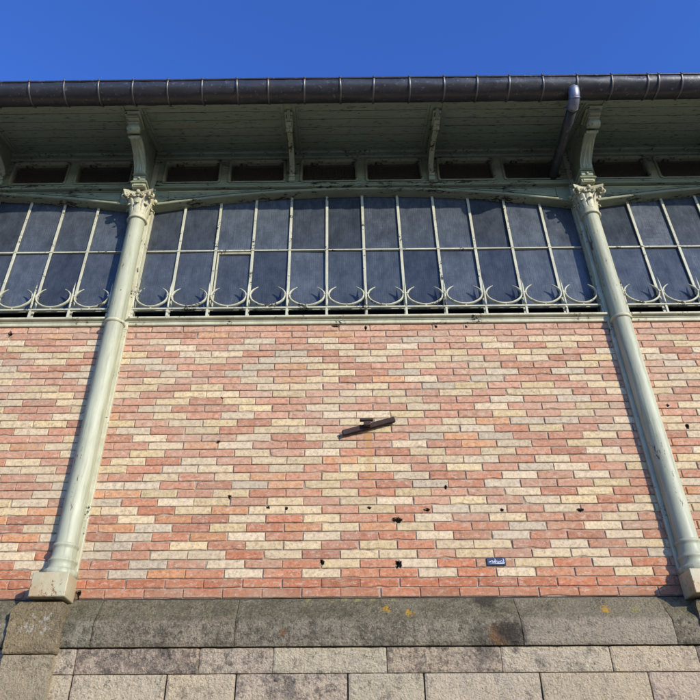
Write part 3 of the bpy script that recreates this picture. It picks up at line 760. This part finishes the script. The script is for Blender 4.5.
# ------------------------------------------------------------------ windows
GP = .313
def make_window(c, kind):
    if kind == 0: xs = [BX+(i)*GP for i in range(-5, 6)]; ends = (-1.6225, 2.0655)
    else:
        x0, x1 = c-BAY/2+.100, c+BAY/2-.100; n = 12
        xs = [x0+(x1-x0)*i/n for i in range(1, n)]; ends = (x0, x1)
    zlo, ztop = 4.995, 6.30
    fr = MB()
    fr.prism_x([(-.008, 5.026), (-.008, 5.046), (.0, 5.050), (.018, 5.050), (.018, 5.034)], ends[0]-.01, ends[1]+.01)
    for e, s in ((ends[0], -1), (ends[1], 1)):
        fr.box(min(e, e+s*.022)-.0, max(e, e+s*.022), -.012, .03, 4.87, arch_z(.93)+.03, .002)
    root = part('window', fr, M['bar'], hall); root.location.y = .05
    gb = None
    for x in xs:
        g = MB(); zt = arch_z((x-c)/(BAY/2-.086))+.012
        g.prism_x([], 0, 0) if False else None
        g.box(x-.0045, x+.0045, -.004, .030, 5.046, zt)
        g.box(x-.0115, x+.0115, -.009, -.0035, 4.87, zt, .002)
        for q in (5.668,): g.box(x-.014, x+.014, -.0125, -.0095, q-.006, q+.006)
        part('glazing_bar', g, M['bar'], root)
    t = MB(); allx = [ends[0]]+xs+[ends[1]]
    for a, b in zip(allx[:-1], allx[1:]):
        t.box(a+.0135, b-.0135, -.008, .030, 5.660+R.uniform(-.001, .001), 5.672)
    part('transom', t, M['bar'], root)
    k = 0
    for a, b in zip(allx[:-1], allx[1:]):
        for (z0, z1) in ((5.044, 5.662), (5.670, 6.330)):
            p = MB(); za = z1
            zl = min(z1, arch_z((a-c)/(BAY/2-.086))+.03) if z1 > 6 else z1; zr = min(z1, arch_z((b-c)/(BAY/2-.086))+.03) if z1 > 6 else z1
            tx, tz = R.uniform(-.0045, .0045), R.uniform(-.0045, .0045)
            f = [(a+.004, .010-tx+tz, z0), (b-.004, .010+tx+tz, z0), (b-.004, .010+tx-tz, zr), (a+.004, .010-tx-tz, zl)]
            q = f+[(x, y+.005, z) for x, y, z in f]
            p.add(q, [(0, 1, 2, 3), (4, 7, 6, 5), (0, 4, 5, 1), (1, 5, 6, 2), (2, 6, 7, 3), (3, 7, 4, 0)])
            o = part('pane', p, M['glass'], root); o['dust'] = R.uniform(.60, 1.30)
            k += 1
    if kind == 0:      # the repaired pane has a second putty edge
        x0, x1 = xs[1]+.03, xs[2]-.015
        m = MB(); m.box(x0-.012, x0, -.006, .016, 5.06, 5.645, .002); m.box(x0, x1, -.006, .016, 5.632, 5.645, .002); m.box(x1, x1+.008, -.002, .016, 5.06, 5.645, .002)
        part('casement', m, M['cream'], root, 'thicker cream putty frame of one repaired lower pane')
    # cresting: rail, crescents, clips and spikes
    r_ = MB(); r_.box(ends[0]-.012, ends[1]+.012, -.056, -.036, 5.006, 5.022, .003)
    part('cresting_rail', r_, M['bar'], root)
    Y = -.047
    for a, b in zip(allx[:-1], allx[1:]):
        m = (a+b)/2; h = (b-a)/2; sg = R.uniform(.97, 1.03)
        cr = MB(); half_ = [(.078, .190), (.100, .174), (.122, .152), (.1365, .124), (.137, .092), (.120, .056), (.086, .028), (.045, .009), (0, .003)]
        half_ = [(x*h/.155, z*sg) for x, z in half_]
        path = smooth_path([(-x, z) for x, z in half_]+[(x, z) for x, z in reversed(half_[:-1])], 4)
        L = len(path); rad = [.0082*min(1, .25+4.5*min(i, L-1-i)/(L-1)) for i in range(L)]
        jy = R.uniform(-.003, .003)
        cr.tube([(m+x, Y+jy, 5.033+z) for x, z in path], rad, 8, True, None, 1.8)
        cr.lathe([(0, 5.02), (.009, 5.02), (.009, 5.04), (0, 5.04)], m, Y, 8)
        part('crescent', cr, M['bar'], root)
    for x in allx:
        s = MB(); s.box(x-.024, x+.024, -.064, -.012, 5.136, 5.150, .003)
        pts = [(x, -.056, 5.022), (x+R.uniform(-.003, .003), -.060, 5.14), (x+R.uniform(-.003, .003), -.062, 5.22), (x+R.uniform(-.006, .006), -.060, 5.285)]
        s.tube(smooth_path2(pts), [.0085]*5+[.008, .0075, .007, .006, .0045, .003, .001, .0005], 8)
        s.box(x-.009, x+.009, -.055, -.037, 4.87, 5.005, .002)
        part('spike', s, M['bar'], root)
    return root
def smooth_path2(p, n=4):
    out = []; p = [Vector(q) for q in p]
    for i in range(len(p)-1):
        for t in range(n): out.append(p[i].lerp(p[i+1], t/n))
    out.append(p[-1]); return out
make_window(BX, 0); make_window(BX-BAY, 1); make_window(BX+BAY, 1)

def make_sill(c):
    s = MB(); half = BAY/2-.084
    s.prism_x([(.06, 4.842), (-.012, 4.842), (-.016, 4.846), (-.016, 4.868), (-.012, 4.872), (.06, 4.872)], c-half, c+half, 20, wob=.001)
    s.prism_x([(-.008, 4.8725), (-.020, 4.8730), (-.022, 4.886), (-.044, 4.887), (-.047, 4.890), (-.047, 4.903), (-.043, 4.906), (-.03, 4.907), (-.02, 4.908), (-.01, 4.872)], c-half, c+half, 20, wob=.0012)
    return part('sill', s, M['cream'], hall)
s0 = make_sill(BX)
# slot behind the open foot of the windows
 

for d in (-1, 1):
    copy_part(s0, hall, d*BAY); copy_part(fr0, hall, d*BAY); copy_part(ar0, hall, d*BAY); copy_part(cn0, hall, d*BAY)
for src in (c0, co0):
    for d in (-1, 1, 2): copy_part(src, hall, d*BAY)
for bay in (-1, 0, 1):
    for s in (0, 1.25):
        if bay == 0 and s == 0: continue
        copy_part(b0, hall, bay*BAY+s)
    for v in VC:
        if bay == 0 and v == VC[0]: continue
        copy_part(v0, hall, bay*BAY+v-VC[0])

# ------------------------------------------------------------------ gutter, straps, downpipe
GC = (-.805, 6.655); GR = .104
g = MB(); nseg = 240; n = 20
vs = []
for i in range(nseg+1):
    x = XL-.08+(XR-XL+.16)*i/nseg
    for k in range(n+1):
        a = PI+PI*k/n; rr = GR+.0055*noise.noise((x*5.5, k*.25, 3))+.0030*noise.noise((x*17, k*.5, 9))
        sag = .007*noise.noise((x*.9, 5, 5))
        vs.append((x, GC[0]+rr*math.cos(a), GC[1]+rr*math.sin(a)+sag))
g.add(vs, [(i*(n+1)+k, (i+1)*(n+1)+k, (i+1)*(n+1)+k+1, i*(n+1)+k+1) for i in range(nseg) for k in range(n)], True)
vs2 = []
for (x, y, z) in vs:
    vs2.append((x, GC[0]+(y-GC[0])*.97, GC[1]+(z-GC[1])*.97+.0005))
g.add(vs2, [(i*(n+1)+k, i*(n+1)+k+1, (i+1)*(n+1)+k+1, (i+1)*(n+1)+k) for i in range(nseg) for k in range(n)], True)
g.tube([(XL-.08+(XR-XL+.16)*i/160, GC[0]-GR-.002, GC[1]+.006+.0015*noise.noise((i*.4, 0, 0))+.007*noise.noise(((XL-.08+(XR-XL+.16)*i/160)*.9, 5, 5))) for i in range(161)], .0095, 8)
gut = part('gutter', g, M['gutter'], hall)
gx = [-2.621, -2.323, -2.027, -1.733, -1.435, -1.141, -.848, -.58, -.27, .032, .320, .622, .916, 1.198, 1.47, 1.752, 2.044, 2.336, 2.643, 2.734, 2.929]
x = gx[0]-.296
while x > XL*1.045: gx.append(x); x -= .296
x = 3.23
while x < XR*1.045: gx.append(x); x += .296
for x in [q*.955 for q in gx]:
    s = MB(); lean = R.uniform(-.006, .006); vs = []
    for k in range(15):
        a = PI*.97+PI*1.02*k/14; sag = .007*noise.noise((x*.9, 5, 5))
        for (dx, dr) in ((-.008, .003), (-.0065, .0085), (.0065, .0085), (.008, .003)):
            rr = GR+dr; vs.append((x+dx+lean*math.sin(a), GC[0]+rr*math.cos(a), GC[1]+rr*math.sin(a)+sag))
    s.add(vs, [(k*4+j, k*4+j+1, (k+1)*4+j+1, (k+1)*4+j) for k in range(14) for j in range(3)], True)
    s.box(x-.009, x+.009, GC[0]-GR-.017, GC[0]-GR+.012, GC[1]-.002, GC[1]+.022, .004)
    part('strap', s, M['strap'], gut)
dp = MB(); px = 1.925
path = [(px, -.835, 6.60), (px, -.842, 6.565), (px, -.838, 6.53), (px, -.818, 6.498), (px, -.785, 6.480), (px, -.74, 6.472)]
path = [Vector(p) for p in path]
dp.tube(smooth_path3(path) if False else path, .044, 20, False, Vector((1, 0, 0)))
elbow = dp
pipe = MB(); pipe.tube([(px, -.735, 6.471), (px+.002, -.50, 6.462), (px+.004, -.25, 6.452), (px+.006, .02, 6.442)], .041, 20, True, Vector((1, 0, 0)))
pp = part('downpipe', pipe, M['gutter'], hall)
for i_ in (1, 3):
    d_ = (path[i_+1]-path[i_-1]).normalized(); elbow.tube([path[i_]-d_*.004, path[i_]+d_*.004], .0465, 20, True, Vector((1, 0, 0)))
part('elbow', elbow, M['zinc'], pp, 'bright bent zinc elbow under the gutter')
cl = MB(); cl.tube([(px, -.750, 6.4715), (px, -.728, 6.471)], .047, 20, True, Vector((1, 0, 0))); cl.box(px-.07, px-.045, -.748, -.73, 6.46, 6.482, .002)
part('pipe_collar', cl, M['strap'], pp)

# ------------------------------------------------------------------ small things on the wall
an = bpy.data.objects.new('wall_anchor', None); COL.objects.link(an); an.location = (.205, 0, 3.935); an.empty_display_size = .1
tag(an, 'black iron wall anchor bar set aslant in the middle of the brick wall', 'wall anchor')
def thing_part(name, mb, mat, parent): return mb.build(name, mat, parent, local=False)
a_ = MB(); d = Vector((math.cos(math.radians(16)), 0, math.sin(math.radians(16)))); up = Vector((-d.z, 0, d.x))
L = .192; vs = []
for t in (-1, -.96, -.5, 0, .5, .96, 1):
    w = .0175 if abs(t) < 1 else .012
    for (s1, s2) in ((-1, -1), (1, -1), (1, 1), (-1, 1)):
        q = d*(t*L)+up*(s1*w)+Vector((0, -.030+s2*(.014 if abs(t) < 1 else .010), 0))+Vector((0, 0, .002*noise.noise((t*5, s1, s2)))); vs.append(q)
a_.add(vs, [(k*4+j, k*4+(j+1) % 4, (k+1)*4+(j+1) % 4, (k+1)*4+j) for k in range(6) for j in range(4)]+[(3, 2, 1, 0), (24, 25, 26, 27)])
thing_part('bar', a_, M['iron'], an)
r_ = MB(); r_.tube([(-.012, .05, .008), (-.012, -.078, .008)], .017, 10)
thing_part('tie_rod', r_, M['iron'], an)
r_ = MB(); r_.box(-.062, .030, -.088, -.060, .018, .034, .003); r_.box(-.036, .012, -.080, -.046, -.016, .018, .003)
thing_part('wedge', r_, M['iron'], an)

pl = bpy.data.objects.new('sign_plate', None); COL.objects.link(pl); pl.location = (.966, -.004, 2.994); pl.empty_display_size = .1
tag(pl, 'tiny dark blue plate with a white scrawl, low on the brick wall', 'sign')
mp_, nt, b = new_mat('sign_enamel'); v = coords(nt)
nt.links.new(mix(nt, ramp(nt, noise_n(nt, v, 60, 5, .7), [(.45, 0.), (.7, .6)]), (.012, .016, .035), (.05, .06, .10)), b.inputs['Base Color']); b.inputs['Roughness'].default_value = .3
mw_, nt, b = new_mat('sign_white'); b.inputs['Base Color'].default_value = (.62, .64, .70, 1); b.inputs['Roughness'].default_value = .5
q = MB(); q.box(-.059, .059, -.005, .004, -.025, .022, .0018); thing_part('plate', q, mp_, pl)
q = MB(); yy = -.0064
strokes = [[(-.050, -.006), (-.040, -.004), (-.031, .000), (-.026, .006), (-.022, -.008), (-.016, -.002), (-.012, .004), (-.010, -.010)],
           [(-.008, .016), (-.006, -.002), (-.004, -.014)], [(-.004, -.004), (.004, .002), (.006, -.008), (.012, -.010), (.016, .000), (.020, -.008)],
           [(.022, -.012), (.026, .000), (.034, .004), (.036, -.006), (.028, -.010)], [(.036, .012), (.044, .014), (.046, .004), (.042, -.006), (.050, -.010)],
           [(-.046, -.013), (-.02, -.012), (.01, -.015), (.048, -.013)]]
for st in strokes:
    q.tube([(x, yy, z) for x, z in st], .0021, 6, True, None, .35)
thing_part('lettering', q, mw_, pl)

# ------------------------------------------------------------------ ground
def ground_mat(name, c1, c2, sc_):
    m, nt, b = new_mat(name); v = coords(nt)
    c = mix(nt, noise_n(nt, v, sc_, 8, .7), c1, c2); nt.links.new(c, b.inputs['Base Color']); b.inputs['Roughness'].default_value = .9
    bump(nt, b, noise_n(nt, v, 60, 5, .7), .5, .004); return m
gr = MB(); gr.box(-900, 900, -900, 900, -.5, -.125); o = gr.build('ground', ground_mat('ground_asphalt', (.09, .088, .082), (.14, .135, .125), .8)); tag(o, kind='structure')
pv = MB(); pv.box(-60, 60, -9., 12., -.13, 0., .012); o = pv.build('pavement', ground_mat('pale_pavement', (.16, .148, .125), (.23, .21, .18), 1.2)); tag(o, kind='structure')  # out of view; made pale to bounce more light up to the soffit

# ------------------------------------------------------------------ camera
P, YW, RL = math.radians(34.75), math.radians(.55), math.radians(.19)
f = Vector((-math.sin(YW)*math.cos(P), math.cos(YW)*math.cos(P), math.sin(P))); r = Vector((math.cos(YW), math.sin(YW), 0)); u = r.cross(f)
r, u = r*math.cos(RL)-u*math.sin(RL), u*math.cos(RL)+r*math.sin(RL)
cd = bpy.data.cameras.new('camera'); cam = bpy.data.objects.new('camera', cd); COL.objects.link(cam)
mt = Matrix((r, u, -f)).transposed().to_4x4(); mt.translation = Vector((0, -4.33, 1.6)); cam.matrix_world = mt
cd.sensor_width = 36; cd.lens = 36; cd.shift_x = 17/700; cd.clip_end = 3000; cd.clip_start = .05
sc.camera = cam

# ------------------------------------------------------------------ light
S = Vector((.86, -1, .432)).normalized()
ld = bpy.data.lights.new('sun', 'SUN'); ld.energy = 2.4; ld.angle = math.radians(.53); ld.color = (1, .93, .82)
lo = bpy.data.objects.new('sun', ld); COL.objects.link(lo); lo.rotation_euler = S.to_track_quat('Z', 'Y').to_euler(); lo.location = (6, -10, 12)
w = bpy.data.worlds.new('World'); sc.world = w; w.use_nodes = True; nt = w.node_tree
sky = nt.nodes.new('ShaderNodeTexSky'); sky.sky_type = 'NISHITA'; sky.sun_disc = False
sky.sun_elevation = math.asin(S.z); sky.sun_rotation = math.atan2(S.x, S.y)
sky.altitude = 0; sky.air_density = 1.0; sky.dust_density = .5; sky.ozone_density = 10.
bg = nt.nodes['Background']; hs = nt.nodes.new('ShaderNodeHueSaturation'); hs.inputs['Saturation'].default_value = 1.01; hs.inputs['Hue'].default_value = .511; nt.links.new(sky.outputs[0], hs.inputs['Color']); nt.links.new(hs.outputs[0], bg.inputs[0]); bg.inputs[1].default_value = .15
sc.view_settings.view_transform = 'Standard'; sc.view_settings.look = 'None'; sc.view_settings.gamma = 1; sc.view_settings.exposure = 1.15
